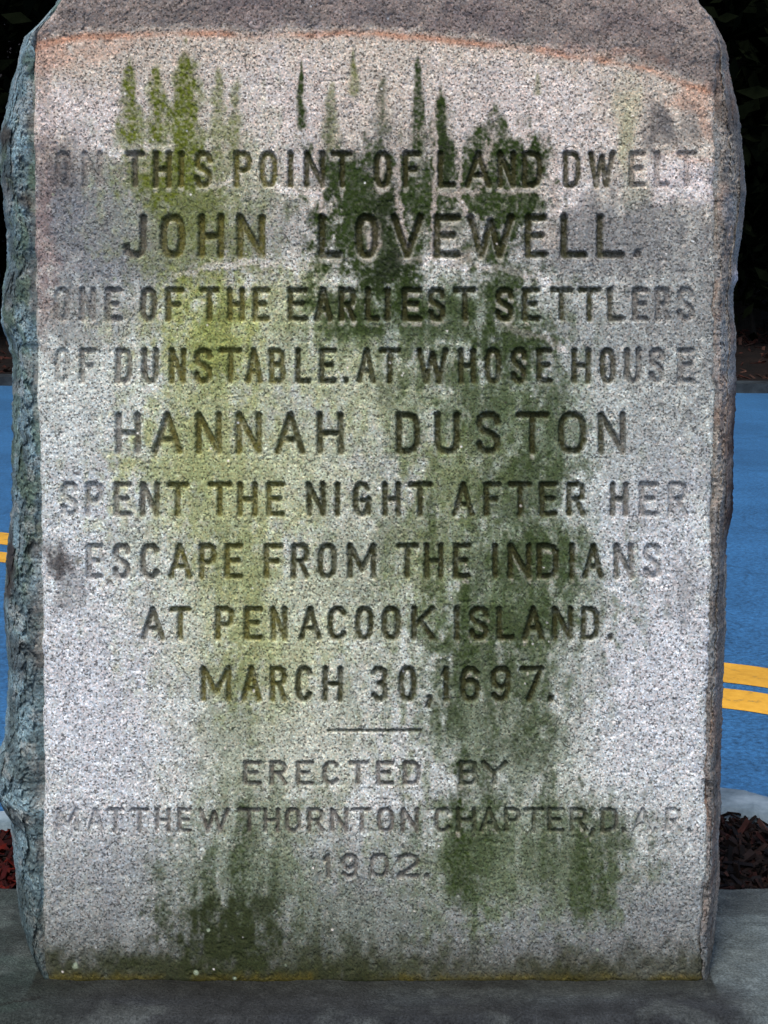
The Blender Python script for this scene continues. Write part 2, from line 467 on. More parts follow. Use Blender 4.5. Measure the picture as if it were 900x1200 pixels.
F = Field(U, V)
col = np.empty(U.shape + (3,))
base_light = np.array(s2l(197, 203, 194)); base_pink = np.array(s2l(188, 181, 168)); base_grey = np.array(s2l(148, 146, 148))
violet = np.array(s2l(194, 200, 207))
col[...] = base_light
alpha = np.zeros_like(U)
pk = sm(420, 120, V)
lay(col, alpha, pk * .85, base_pink * np.array((1.06, .985, .93)), 0)
lay(col, alpha, F.blob([(120, 820, 120, 160, .7), (760, 760, 110, 200, .7), (450, 900, 160, 100, .5), (420, 620, 140, 80, .4)]), s2l(212, 214, 217), 0)
lay(col, alpha, F.blob([(110, 860, 130, 230, .4), (110, 600, 90, 120, .6), (790, 860, 110, 260, .35), (740, 620, 100, 120, .4)]), violet, 0)
# grey weathered skin
grey = F.blob([(180, 270, 190, 82, .85), (120, 260, 110, 95, .8), (300, 270, 90, 45, .6), (720, 285, 150, 68, .75), (790, 370, 90, 100, .65),
               (660, 440, 120, 120, .4), (770, 520, 90, 90, .35), (110, 370, 110, 45, .6), (440, 210, 130, 60, .6),
               (700, 400, 160, 60, .5), (360, 470, 70, 60, .3), (440, 560, 70, 90, .3)])
lay(col, alpha, np.clip(grey * 1.15, 0, .9), s2l(116, 117, 116), .25)
lay(col, alpha, F.blob([(100, 250, 90, 60, .4), (130, 310, 100, 40, .35)]), s2l(108, 116, 128), .2)
# general lowering of tone towards the foot
lay(col, alpha, sm(940, 1120, V + F.wy * .6) * .78, s2l(98, 102, 102), .3)
lay(col, alpha, F.blob([(650, 1060, 230, 90, .45), (400, 1020, 160, 90, .45), (120, 1010, 90, 60, .35)]), s2l(110, 114, 118), .2)
# crest above the tooled line
lay(col, alpha, sm(-2, 9, above + (F.edge - .5) * 10) * .9, s2l(142, 130, 122), .2)
lay(col, alpha, F.blob([(290, 5, 60, 26, .4), (560, 22, 60, 18, .4), (740, 30, 60, 20, .35), (430, 10, 60, 30, .3)]) * sm(0, 8, above), s2l(104, 92, 96), .3)
rust = np.exp(-((above + 4) / 4.5) ** 2) * (.35 + .6 * sm(.35, .6, fbm(U * .02, V * .01, 70)))
rust = rust + F.blob([(62, 66, 34, 20, .5), (120, 52, 50, 12, .35), (815, 112, 30, 16, .5), (833, 140, 10, 34, .5), (810, 190, 40, 4, .45), (700, 66, 80, 8, .3)])
lay(col, alpha, np.clip(rust, 0, .85), s2l(184, 136, 108), .3)
lay(col, alpha, F.blob([(51, 250, 11, 150, .5), (49, 90, 10, 60, .4)]), s2l(142, 116, 108), .25)
# pale scoured patches and their bright rims
lay(col, alpha, F.blob([(120, 135, 110, 45, .55), (160, 150, 60, 22, .6), (310, 130, 110, 70, .45), (600, 130, 110, 60, .45), (800, 212, 50, 24, .7),
                        (660, 200, 30, 40, .5), (300, 345, 70, 26, .35), (655, 150, 60, 40, .4), (330, 190, 50, 30, .5)]), s2l(214, 206, 204), 0)
PALE = s2l(226, 222, 216)
rims = F.line([(.75, [(112, 170), (140, 180), (168, 170), (200, 172)]), (.8, [(240, 220), (262, 214), (284, 200)]), (.8, [(318, 222), (350, 226), (372, 226), (376, 250)]),
               (.6, [(212, 322), (240, 313), (275, 309), (330, 309), (365, 320)]), (.65, [(470, 306), (500, 300), (545, 312), (600, 320), (645, 334)]),
               (.8, [(642, 250), (662, 240), (690, 218), (712, 200)]), (.5, [(770, 236), (800, 226), (835, 232)]), (.5, [(596, 384), (640, 398), (658, 412)])], 4.5)
lay(col, alpha, rims, PALE, 0)
# yellow-green algae
lay(col, alpha, F.blob([(290, 400, 150, 90, .75), (300, 560, 190, 120, .7), (300, 720, 150, 140, .65), (330, 860, 130, 120, .45), (430, 650, 120, 140, .5), (470, 480, 120, 80, .5),
                        (160, 250, 60, 60, .2), (230, 220, 110, 110, .45)]), s2l(172, 178, 138), .1)
lay(col, alpha, F.blob([(590, 520, 130, 110, .7), (590, 680, 140, 120, .75), (580, 850, 120, 110, .6), (600, 1000, 150, 90, .6), (500, 380, 170, 60, .6), (300, 1010, 90, 110, .45)]), s2l(120, 132, 104), .2)
YG = s2l(92, 102, 26); YGP = s2l(146, 154, 76)
lay(col, alpha, F.blob([(245, 390, 60, 75, .75), (240, 470, 60, 60, .55), (235, 540, 90, 60, .55), (270, 600, 80, 50, .45), (280, 660, 50, 80, .5),
                        (290, 740, 44, 80, .5), (330, 360, 80, 40, .3), (420, 440, 80, 60, .25), (160, 640, 60, 40, .2), (400, 350, 50, 40, .3),
                        (320, 790, 60, 60, .3), (540, 560, 60, 50, .35), (500, 660, 40, 50, .3), (735, 150, 12, 55, .3)]), YGP, .2)
g1 = np.maximum(F.drip([(152, 62, 172, 14, .95), (184, 72, 170, 17, .98), (217, 56, 215, 27, 1), (256, 80, 190, 13, .7), (275, 95, 195, 12, .7),
                        (415, 58, 112, 7, .7), (388, 92, 178, 12, .65), (630, 85, 112, 5, .6), (735, 118, 205, 8, .2), (206, 180, 330, 52, .45)]),
                F.blob([(200, 200, 56, 46, .95), (225, 240, 60, 60, .75), (245, 285, 70, 34, .55), (155, 150, 18, 24, .6), (186, 150, 16, 26, .8), (216, 130, 18, 50, .6), (205, 198, 44, 38, .85), (235, 252, 30, 56, .7), (185, 262, 32, 40, .4), (215, 290, 80, 26, .4), (265, 195, 30, 30, .5), (248, 400, 22, 62, .45), (290, 700, 20, 90, .35),
                        (285, 800, 14, 50, .35), (230, 570, 22, 80, .25), (745, 230, 18, 18, .25), (262, 640, 12, 60, .3)]))
lay(col, alpha, g1 * (.72 + .5 * F.speck), YG, .8)
# dark green algae
DG = s2l(42, 58, 14); DGG = s2l(66, 84, 40)
veil = np.maximum(F.blob([(490, 360, 130, 34, .75), (600, 400, 60, 34, .6), (420, 392, 60, 18, .8), (500, 390, 90, 18, .7), (570, 470, 80, 60, .7), (640, 520, 50, 60, .6), (600, 580, 80, 60, .62),
                 (530, 560, 40, 50, .5), (480, 470, 26, 80, .5), (500, 630, 80, 50, .45), (620, 650, 70, 60, .7), (590, 720, 90, 70, .75), (620, 790, 50, 90, .7),
                 (560, 790, 80, 60, .6), (545, 860, 50, 60, .6), (600, 880, 70, 80, .42), (560, 1000, 70, 70, .65), (660, 1000, 90, 70, .55), (690, 720, 20, 160, .3),
                 (400, 650, 40, 60, .25), (300, 950, 60, 60, .40), (280, 1030, 90, 70, .5), (270, 850, 50, 60, .35), (410, 1080, 130, 70, .35), (500, 470, 40, 30, .45),
                 (440, 800, 30, 60, .15), (400, 820, 14, 60, .3), (375, 600, 20, 40, .25)]),
                 F.drip([(560, 860, 1010, 18, .45), (650, 930, 1075, 20, .6), (600, 820, 960, 24, .4), (716, 940, 1085, 14, .6), (300, 860, 1090, 40, .4)]))
lay(col, alpha, veil * (.62 + .6 * F.streak), DGG, .6)
d1 = np.maximum(F.drip([(505, 560, 700, 14, .5), (545, 640, 820, 18, .6), (575, 700, 1010, 20, .55), (610, 640, 900, 22, .55), (640, 760, 1040, 18, .5), (540, 860, 1060, 22, .65), (680, 900, 1080, 18, .6), (245, 960, 1110, 16, .5), (285, 930, 1110, 24, .6), (320, 990, 1100, 14, .45), (455, 300, 480, 20, .5), (620, 460, 640, 26, .5), (575, 430, 600, 18, .5), (353, 76, 152, 7, .9), (448, 88, 160, 12, .6), (490, 68, 200, 10, .8), (517, 100, 215, 19, .98), (560, 140, 215, 17, .9), (598, 148, 215, 12, .8),
                        (470, 140, 215, 9, .6), (630, 160, 230, 14, .7), (440, 160, 240, 20, .7), (385, 120, 180, 7, .5), (432, 170, 345, 28, .85), (408, 180, 300, 18, .8),
                        (540, 900, 1010, 12, .75), (682, 940, 1030, 8, .6), (705, 950, 1070, 10, .6), (549, 980, 1060, 16, .5), (560, 560, 700, 14, .4),
                        (640, 620, 760, 14, .55), (590, 620, 830, 12, .5), (540, 770, 870, 12, .5)]),
                F.blob([(500, 235, 56, 60, .8), (560, 215, 44, 50, .85), (418, 250, 62, 86, 1.0), (455, 300, 50, 56, .98), (604, 215, 48, 70, .97), (488, 230, 30, 70, .85), (530, 250, 30, 34, .6), (400, 200, 34, 30, .8), (520, 180, 22, 56, .9), (575, 170, 20, 50, .8), (410, 360, 60, 34, .7), (500, 370, 90, 34, .6), (590, 345, 44, 40, .75), (600, 400, 60, 28, .7), (640, 470, 30, 40, .5), (620, 560, 70, 40, .5), (560, 470, 40, 30, .45), (630, 660, 60, 46, .6), (600, 735, 70, 34, .55), (560, 780, 60, 44, .55), (550, 1000, 24, 60, .5), (700, 1000, 30, 60, .5), (640, 980, 30, 50, .4), (404, 232, 24, 62, .85), (440, 250, 34, 66, .9), (492, 235, 26, 62, .8), (520, 198, 20, 30, .8), (590, 228, 38, 52, .9), (622, 214, 24, 42, .95), (458, 322, 40, 38, .98), (545, 250, 14, 40, .6),
                        (575, 295, 30, 30, .8), (395, 350, 34, 22, .7), (480, 368, 60, 20, .8), (590, 330, 44, 18, .7), (590, 360, 24, 40, .75), (420, 388, 50, 10, .7), (600, 415, 30, 30, .6), (480, 415, 60, 14, .5),
                        (625, 545, 45, 22, .6), (560, 520, 26, 30, .4), (650, 480, 14, 30, .5), (600, 600, 36, 20, .5), (625, 650, 26, 36, .65), (600, 735, 44, 22, .6), (570, 770, 60, 18, .55), (528, 840, 18, 26, .6), (520, 445, 60, 18, .5)]))
lay(col, alpha, sm(.02, 1.02, d1 * 1.12) * (.76 + .42 * F.speck), DG, .85)
lay(col, alpha, rims * (.2 + .7 * F.speck) * .75, s2l(206, 198, 186), 0)
lay(col, alpha, F.blob([(458, 318, 26, 26, .75), (445, 255, 22, 40, .6), (622, 210, 16, 26, .5), (520, 170, 8, 40, .5)]), s2l(22, 32, 6), .9)
# scoured gaps between the dark drips, around the first two lines
gaps = F.line([(.7, [(466, 170), (468, 250), (478, 290)]), (.75, [(508, 135), (509, 200), (507, 300)]), (.7, [(541, 120), (541, 232), (548, 250)]), (.55, [(575, 150), (560, 215)]),
               (.7, [(648, 180), (650, 250)]), (.6, [(514, 223), (560, 223)]), (.5, [(582, 223), (612, 223), (636, 221)]), (.6, [(372, 180), (374, 250)]), (.45, [(440, 222), (455, 223)])], 3.6)
lay(col, alpha, gaps, s2l(188, 176, 164), 0)
lay(col, alpha, F.blob([(432, 278, 9, 20, .8), (449, 200, 5, 14, .7), (525, 270, 14, 12, .6), (610, 395, 0.1, .1, 0), (640, 275, 12, 18, .7), (550, 300, 12, 8, .5)]), s2l(190, 180, 166), 0)
# brown-grey scabs
lay(col, alpha, F.blob([(72, 200, 24, 42, .75), (46, 205, 6, 30, .4), (775, 152, 19, 32, .9), (814, 146, 12, 28, .6), (64, 652, 15, 26, .9), (78, 690, 14, 30, .45),
                        (800, 690, 22, 40, .42), (690, 520, .1, .1, 0), (124, 683, 4, 3, .8), (655, 1120, 24, 6, .4), (800, 480, 30, 5, .3)]), s2l(96, 94, 93), .45)
lay(col, alpha, F.blob([(60, 652, 7, 18, .6)]), s2l(60, 56, 56), .6)
# moss at the foot
foot = sm(1082, 1140, V + (F.edge - .5) * 46) * (.88 + .5 * (fbm(U * .012, V * .02, 71) - .5))
lay(col, alpha, foot, s2l(50, 52, 28), .8)
lay(col, alpha, np.maximum(F.blob([(268, 1103, 74, 60, .97), (296, 1066, 36, 30, .85), (235, 1075, 22, 24, .5), (350, 1120, 80, 34, .5), (180, 1130, 90, 22, .6), (420, 1135, 90, 16, .5)]), 0), s2l(44, 52, 26), .85)
lay(col, alpha, sm(1136, 1150, V + (F.edge - .5) * 12) * sm(.3, .55, fbm(U * .02, V * .02, 72)) * .8, s2l(88, 80, 30), .9)
# the cut letters hold dirt and algae
left = sm(120, 220, U); right = 1 - sm(690, 770, U)
olive = np.clip(left * right, 0, 1)
low = sm(850, 880, V)
gc = (np.array(s2l(92, 84, 80)) * (1 - olive)[..., None] + np.array(s2l(52, 52, 22)) * olive[..., None])
yz = sm(170, 210, U) * (1 - sm(320, 350, U)) * .75
gc = gc * (1 - yz[..., None]) + np.array(s2l(100, 96, 42)) * yz[..., None]
gc = gc * (1 - low[..., None]) + np.array(s2l(84, 76, 72)) * low[..., None]
lowgreen = low * sm(495, 540, U) * (1 - sm(690, 740, U))
gc = gc * (1 - lowgreen[..., None]) + np.array(s2l(56, 58, 42)) * lowgreen[..., None]
rim = np.zeros_like(carve); rim[5:] = carve[:-5]; rim = np.clip(rim - carve, 0, 1) * sm(.4, .75, alpha)  # light on the lower bevels of the strokes, painted as a pale edge
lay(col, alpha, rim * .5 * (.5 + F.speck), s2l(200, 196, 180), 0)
mg = np.clip(carve * (.62 + .62 * F.speck), 0, 1) * (.74 + .22 * olive)
lay(col, alpha, mg, gc, .7)
# lichen dots
dots = [(88, 1132, 3.8), (230, 1140, 3.2), (275, 1147, 2.6), (335, 1131, 2), (244, 1090, 2.4), (700, 1113, 2),
        (105, 218, 2), (112, 240, 1.6), (134, 327, 2.2), (62, 228, 1.6)]
for (a, b, r) in dots:
    mdot = (1 - sm(.6, 1.15, np.hypot(U - a, V - b) / r + (F.speck - .5) * .5)) * .8
    lay(col, alpha, mdot, s2l(150, 164, 140), .5)
for _ in range(260):
    a, b, r = rng.uniform(50, 830), rng.uniform(5, 1145), rng.uniform(.8, 1.5)
    r0, r1 = np.searchsorted(rows, [b - 4, b + 4]); c0 = int((a - 45) / 800 * NC); c0 = min(max(c0 - 8, 0), NC - 20)
    d_ = np.hypot(U[r0:r1, c0:c0 + 20] - a, V[r0:r1, c0:c0 + 20] - b)
    mm = (1 - sm(.5, 1.3, d_ / r)) * .8
    c_ = np.array(s2l(240, 238, 232)) if rng.random() < .5 else np.array(s2l(60, 50, 48))
    col[r0:r1, c0:c0 + 20] = col[r0:r1, c0:c0 + 20] * (1 - mm[..., None]) + c_ * mm[..., None]

# ---- normals of the height field, so that the cut pieces meet without seams
def grid_normals(X, Y, Z):
    P = np.stack([X, Y, Z], -1)
    du = np.gradient(P, axis=1); dv = np.gradient(P, axis=0)
    n = np.cross(dv, du); n /= np.linalg.norm(n, axis=-1, keepdims=True) + 1e-12
    return P, n
P, N = grid_normals(X, Y, Z)
if N[..., 1].mean() > 0: N = -N
idx = np.arange(NR * NC).reshape(NR, NC)
quads = np.stack([idx[:-1, :-1], idx[1:, :-1], idx[1:, 1:], idx[:-1, 1:]], -1).reshape(-1, 4)
own_q = np.max(np.stack([owner[:-1, :-1], owner[1:, :-1], owner[1:, 1:], owner[:-1, 1:]], -1), -1).reshape(-1)
Pf, Nf = P.reshape(-1, 3), N.reshape(-1, 3)
Cf = np.concatenate([col, alpha[..., None]], -1).reshape(-1, 4)

def e_thing(name, loc, label, cat, group=None):
    o = bpy.data.objects.new(name, None); C.objects.link(o)
    o.location = loc; o.empty_display_size = .1
    o['label'] = label; o['category'] = cat
    if group: o['group'] = group
    return o

BASE = np.array([0.0, FACE_Y + .09, 0.0])
mon = e_thing("granite_monument", tuple(BASE), "tall rough-edged granite marker stone with carved inscription and green algae streaks, on a stone base", "monument")

def piece(name, sel, parent):
    q = quads[sel]
    used, inv = np.unique(q, return_inverse=True)
    return fast_mesh(name, Pf[used] - BASE, inv.reshape(q.shape), M_GRANITE, parent, Cf[used], Nf[used])
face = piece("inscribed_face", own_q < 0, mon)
for gi, gl in enumerate(glyphs):
    selg = np.nonzero(own_q == gi)[0]
    if len(selg) == 0: continue
    ch = gl[0]
    nm = {'.': 'full_stop', ',': 'comma', '-': 'dividing_rule'}.get(ch, 'numeral' if ch.isdigit() else 'letter')
    o = piece(nm, selg, face)
    if nm in ('letter', 'numeral'): o['label'] = "carved %s %s" % ('capital' if nm == 'letter' else 'numeral', ch)

# ---- rough flanks, crest and back -------------------------------------------
THICK = .19
def flank(side):
    tabE, tabS = (Lr, SIL_L) if side < 0 else (Rr, SIL_R)
    step = 2
    ri = np.arange(0, NR, 1)
    v = rows[ri]; e = tabE[ri]; sil = prof(tabS, v)
    sil = sil + (fbm(v * (.07 if side < 0 else .035), v * 0 + side, 81, 3) - .5) * 3.0
    ys = FACE_Y + np.zeros_like(v)
    edgeY = Y[ri, 0 if side < 0 else -1]
    T = np.concatenate([np.linspace(0, 1, 46), np.linspace(1, 2, 26)[1:]])
    TT, VV = np.meshgrid(T, v)
    E = e[:, None]; S = sil[:, None]
    # depth (m) behind the face, the widest ring lies 70 mm back
    sd_ = .07
    d = np.where(TT < 1, TT ** 1.25 * sd_, sd_ + (TT - 1) * (THICK - sd_))
    # world x of the widest ring: its sight line is what the camera sees
    sx = (S - 450) / 1000 * (FACE_Y + sd_) / FACE_Y
    ex = (E - 450) / 1000
    bulge = np.where(TT < 1, np.sin(np.clip(TT, 0, 1) * math.pi / 2) ** .9, 1 - .35 * (TT - 1) ** 2)
    xx = ex + (sx - ex) * bulge
    if side > 0: # bedding ledges that run up the right flank
        led = fbm(TT * 6 + VV * .003, VV * .004, 85, 3)
    else:
        led = fbm(TT * 3 + 4, VV * .018, 86, 3)
    st_ = np.round(led * 9) / 9
    k = (sm(0, .12, TT) * (1 - .75 * np.exp(-((TT - 1) / .12) ** 2)))
    disp = ((st_ - .5) * .5 + (led - .5) * .4) * .018 + (fbm(TT * 9, VV * (.06 if side < 0 else .018), 87, 4) - .5) * .012 + (fbm(TT * 26, VV * .2, 88, 2) - .5) * .004
    disp = disp - np.abs(fbm(TT * 7, VV * (.045 if side < 0 else .012), 89, 4) - .5) * .032 + .006 * (np.abs(fbm(TT * 20, VV * .14, 98, 3) - .5) * 3 - .5)
    yy = d + disp * k * .9 
    xx = xx + side * disp * k * .5
    # meet the face exactly
    blend = sm(0, .1, TT)
    yw = FACE_Y + yy
    yw = edgeY[:, None] * (1 - blend) + (np.maximum(yw, edgeY[:, None] - .004)) * blend
    zz = (1150 - VV) / 1000
    # the part below the widest bulge is undercut a little near the foot
    Pk, Nk = grid_normals(xx, yw, zz)
    if (Nk[..., 0] * side).mean() < 0: Nk = -Nk
    UU = E + (S - E) * np.clip(TT, 0, 1) + side * np.clip(TT - 1, 0, 1) * 14
    ff = Field(UU * 1.0 + TT * 18, VV)
    c = np.empty(UU.shape + (3,)); a = np.zeros_like(UU)
    if side < 0:
        c[...] = s2l(116, 140, 146)
        lay(c, a, sm(.42, .66, fbm(TT * 4, VV * .02, 90)) * .8, s2l(78, 92, 92), .3)
        lay(c, a, sm(.5, .66, fbm(TT * 5, VV * .03, 91)) * sm(900, 560, VV) * .55, s2l(74, 92, 62), .5)
        lay(c, a, sm(.52, .7, fbm(TT * 4, VV * .035, 92)) * .7, s2l(70, 84, 86), .4)
        lay(c, a, sm(.56, .7, fbm(TT * 6, VV * .05, 93)) * .5, s2l(150, 156, 152), .2)
        B = [(18, 160, 9, 22, .9), (22, 215, 10, 14, .4), (36, 236, 4, 10, .8), (22, 340, 10, 30, .4), (24, 665, 7, 50, .95), (16, 720, 5, 26, .7), (34, 775, 14, 26, .6), (44, 645, 4, 14, .6),
             (8, 950, 10, 20, .8), (30, 965, 14, 14, .5), (44, 800, 4, 40, .3), (44, 720, 3, 30, .5)]
        r = np.zeros_like(UU)
        for (u, vv_, ru, rv, kk) in B:
            r = np.maximum(r, kk * sm(0, .8, 1.3 - np.hypot((UU - u) / ru, (VV + ff.wy * .3 - vv_) / rv) + (ff.edge - .5) * .8))
        lay(c, a, r, s2l(56, 50, 46), .6)
        lay(c, a, sm(1000, 1120, VV + ff.wy) * .55, s2l(52, 64, 58), .6)
        lay(c, a, (sm(.80, 1.0, fbm(TT * 0 + 2, VV * .03, 94) + .35) * np.exp(-((TT) / .10) ** 2)) * .25, s2l(150, 132, 118), .2)
    else:
        c[...] = s2l(142, 136, 126)
        lay(c, a, sm(.42, .62, fbm(TT * 6, VV * .006, 90)) * .7, s2l(92, 92, 92), .3)
        lay(c, a, sm(.5, .66, fbm(TT * 4 + 3, VV * .012, 91)) * .55, s2l(140, 118, 104), .3)
        lay(c, a, sm(.5, .66, fbm(TT * 5 + 3, VV * .02, 92)) * .5, s2l(132, 142, 146), .2)
        B = [(855, 550, 11, 95, 1), (857, 480, 9, 60, .8), (852, 610, 11, 26, 1), (846, 640, 4, 22, .7), (850, 640, 6, 14, .8), (858, 370, 5, 20, .6), (846, 130, 7, 26, .5), (815, 20, 7, 6, .8), (842, 850, 3, 40, .5)]
        r = np.zeros_like(UU)
        for (u, vv_, ru, rv, kk) in B:
            r = np.maximum(r, kk * sm(0, .8, 1.3 - np.hypot((UU - u) / ru, (VV + ff.wy * .3 - vv_) / rv) + (ff.edge - .5) * .8))
        lay(c, a, r, s2l(58, 40, 34), .6)
        lay(c, a, sm(.5, .62, fbm(TT * 7 + 1, VV * .01, 95)) * sm(650, 900, VV) * .6, s2l(116, 96, 84), .3)
        lay(c, a, np.exp(-((VV - 325) / 9.) ** 2) * sm(.3, .8, TT) * .8, s2l(226, 218, 220), 0)
        lay(c, a, sm(1080, 1145, VV + ff.wy * .5) * .6, s2l(62, 62, 52), .6)
    nr, nc = TT.shape
    idx = np.arange(nr * nc).reshape(nr, nc)
    q = np.stack([idx[:-1, :-1], idx[1:, :-1], idx[1:, 1:], idx[:-1, 1:]], -1).reshape(-1, 4)
    fast_mesh("rough_flank", Pk.reshape(-1, 3) - BASE, q, M_GRANITE, mon,
              np.concatenate([c, a[..., None]], -1).reshape(-1, 4), Nk.reshape(-1, 3))
    return Pk[0], Pk[:, -1]
topL, backL = flank(-1)
topR, backR = flank(1)
# crest cap: from the top row of the face back to the rear
n = NC // 6
fi = np.linspace(0, NC - 1, n).astype(int)
front = P[0, fi]
T = np.linspace(0, 1, 24)
cap = np.zeros((len(T), n, 3))
su = np.linspace(0, 1, n)
for k, t in enumerate(T):
    lx = np.interp(t * (len(topL) - 1), np.arange(len(topL)), topL[:, 0]); rx = np.interp(t * (len(topR) - 1), np.arange(len(topR)), topR[:, 0])
    ly = np.interp(t * (len(topL) - 1), np.arange(len(topL)), topL[:, 1])
    cap[k, :, 0] = lx + (rx - lx) * su
    cap[k, :, 1] = front[:, 1] * (1 - t) + (FACE_Y + THICK) * t if k not in (0,) else front[:, 1]
    cap[k, :, 2] = front[:, 2] + .05 * math.sin(min(1, t * 1.5) * math.pi / 2) * np.sin(su * math.pi) ** .5 + (fbm(su * 8, su * 0 + t * 4, 96) - .5) * .02 * math.sin(t * math.pi)
cap[0] = front
Pk, Nk = grid_normals(cap[..., 0], cap[..., 1], cap[..., 2])
if Nk[..., 2].mean() < 0: Nk = -Nk
idx = np.arange(Pk.shape[0] * n).reshape(-1, n)
q = np.stack([idx[:-1, :-1], idx[1:, :-1], idx[1:, 1:], idx[:-1, 1:]], -1).reshape(-1, 4)
cc = np.zeros((Pk.shape[0] * n, 4)); cc[:, :3] = s2l(112, 104, 104); cc[:, 3] = .2
fast_mesh("rough_crest", Pk.reshape(-1, 3) - BASE, q, M_GRANITE, mon, cc, Nk.reshape(-1, 3))
# back
sel = np.arange(0, NR, 8)
bk = np.zeros((len(sel), 40, 3))
for k, r in enumerate(sel):
    t = np.linspace(0, 1, 40)
    bk[k] = backL[r] * (1 - t)[:, None] + backR[r] * t[:, None]
    bk[k, :, 1] += .02 * np.sin(t * math.pi) + (fbm(t * 9, t * 0 + r * .01, 97) - .5) * .02 * np.sin(t * math.pi)
bk[0, :, 1] = FACE_Y + THICK; 
Pk, Nk = grid_normals(bk[..., 0], bk[..., 1], bk[..., 2])
if Nk[..., 1].mean() < 0: Nk = -Nk
idx = np.arange(len(sel) * 40).reshape(-1, 40)
q = np.stack([idx[:-1, :-1], idx[1:, :-1], idx[1:, 1:], idx[:-1, 1:]], -1).reshape(-1, 4)
cc = np.zeros((len(sel) * 40, 4)); cc[:, :3] = s2l(130, 130, 128)
fast_mesh("rough_back", Pk.reshape(-1, 3) - BASE, q, M_GRANITE, mon, cc, Nk.reshape(-1, 3))

# ------------------------------------------------------------------ base slab
SL_X0, SL_X1, SL_Y0, SL_Y1 = -.72, .74, 1.522, 1.838
nx, ny = 420, 110
gx = np.linspace(SL_X0, SL_X1, nx); gy = np.linspace(SL_Y0, SL_Y1, ny)
# profile across: front face bottom -> arris -> top -> rear arris -> rear face
yp = np.concatenate([[SL_Y0 - .004] * 6, [SL_Y0 - .002, SL_Y0 + .001, SL_Y0 + .004], gy[2:-2], [SL_Y1 - .003, SL_Y1], [SL_Y1 + .002] * 4])
zp = np.concatenate([np.linspace(-.14, -.012, 6), [-.008, -.004, -.001], np.zeros(ny - 4), [-.001, -.004], np.linspace(-.012, -.14, 4)])
XX, YI = np.meshgrid(gx, np.arange(len(yp)))
YY = yp[YI]; ZZ = zp[YI]
d = (fbm(XX * 14, YY * 14 + ZZ * 20, 110, 4) - .5) * .006 + (fbm(XX * 70, YY * 70 + ZZ * 60, 114, 3) - .5) * .0025
ZZ = ZZ + d
YY = YY + (fbm(XX * 20, ZZ * 20, 118, 3) - .5) * .008 * ((YI < 8) | (YI > len(yp) - 6))
ds = np.hypot(0, 0)
# crack at the left of the stone's foot
crk = np.abs((YY - 1.565) - (XX + .40) * .5 - (fbm(XX * 30, YY * 0, 120) - .5) * .02)
crm = (1 - sm(.0005, .0025, crk)) * (XX < -.395) * (XX > -.47)
ZZ = ZZ - crm * .002
c = np.empty(XX.shape + (3,)); a = np.zeros_like(XX)
c[...] = s2l(88, 98, 100)
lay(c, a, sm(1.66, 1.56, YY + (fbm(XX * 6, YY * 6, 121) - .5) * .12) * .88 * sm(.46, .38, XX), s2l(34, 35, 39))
lay(c, a, sm(-.30, -.42, XX) * .75, s2l(44, 56, 50))
lay(c, a, sm(.5, .62, fbm(XX * 5, YY * 14, 123)) * .5, s2l(44, 46, 46))
lay(c, a, sm(.56, .7, fbm(XX * 16, YY * 24, 124)) * .2, s2l(104, 112, 110))
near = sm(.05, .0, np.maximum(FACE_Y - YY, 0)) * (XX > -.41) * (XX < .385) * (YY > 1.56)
lay(c, a, near * .75, s2l(28, 28, 20))  # contact shadow and moss along the stone's foot, painted into the slab colour
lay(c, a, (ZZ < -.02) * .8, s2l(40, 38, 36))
lay(c, a, crm, s2l(24, 22, 20))
Pk, Nk = grid_normals(XX, YY, ZZ)
if Nk[40, :, 2].mean() < 0: Nk = -Nk
nr, nc = XX.shape
idx = np.arange(nr * nc).reshape(nr, nc)
q = np.stack([idx[:-1, :-1], idx[1:, :-1], idx[1:, 1:], idx[:-1, 1:]], -1).reshape(-1, 4)
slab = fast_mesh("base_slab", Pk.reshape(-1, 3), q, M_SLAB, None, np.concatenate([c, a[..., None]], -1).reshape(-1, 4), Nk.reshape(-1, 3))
slab['label'] = "long low dark grey mottled stone base slab under the monument"
slab['category'] = "stone base"

# ------------------------------------------------------------------ ground, road, bed
def struct(o, k='structure'):
    o['kind'] = k; return o
struct(mesh_obj("ground", [(-300, -60, -.40), (300, -60, -.40), (300, 500, -.40), (-300, 500, -.40)], [(0, 1, 2, 3)], M_GROUND))
# pixel helper used only to lay out where the road edges lie on the ground plane
def gp(u, v, z):
    y = 1600 * (CAM_H - z) / (v - 300); return ((u - 450) / 1600 * y, y)
ROAD_Z = -.15
BED_Z = -.045
# far edge of the road: nearly straight
fl = gp(0, 452, ROAD_Z); fr = gp(900, 461, ROAD_Z)
def far_y(x):
    return fl[1] + (fr[1] - fl[1]) * (x - fl[0]) / (fr[0] - fl[0])
xs = np.linspace(-60, 60, 121)
rv, rf = [], []
for x in xs:
    yy_ = far_y(max(-12, min(12, x)))
    for k in range(9):
        rv.append((x, -10 + (yy_ + 10) * k / 8, ROAD_Z))
for i in range(120):
    for k in range(8):
        a_ = i * 9 + k; rf.append((a_, a_ + 9, a_ + 10, a_ + 1))
struct(mesh_obj("road", rv, rf, M_ROAD))

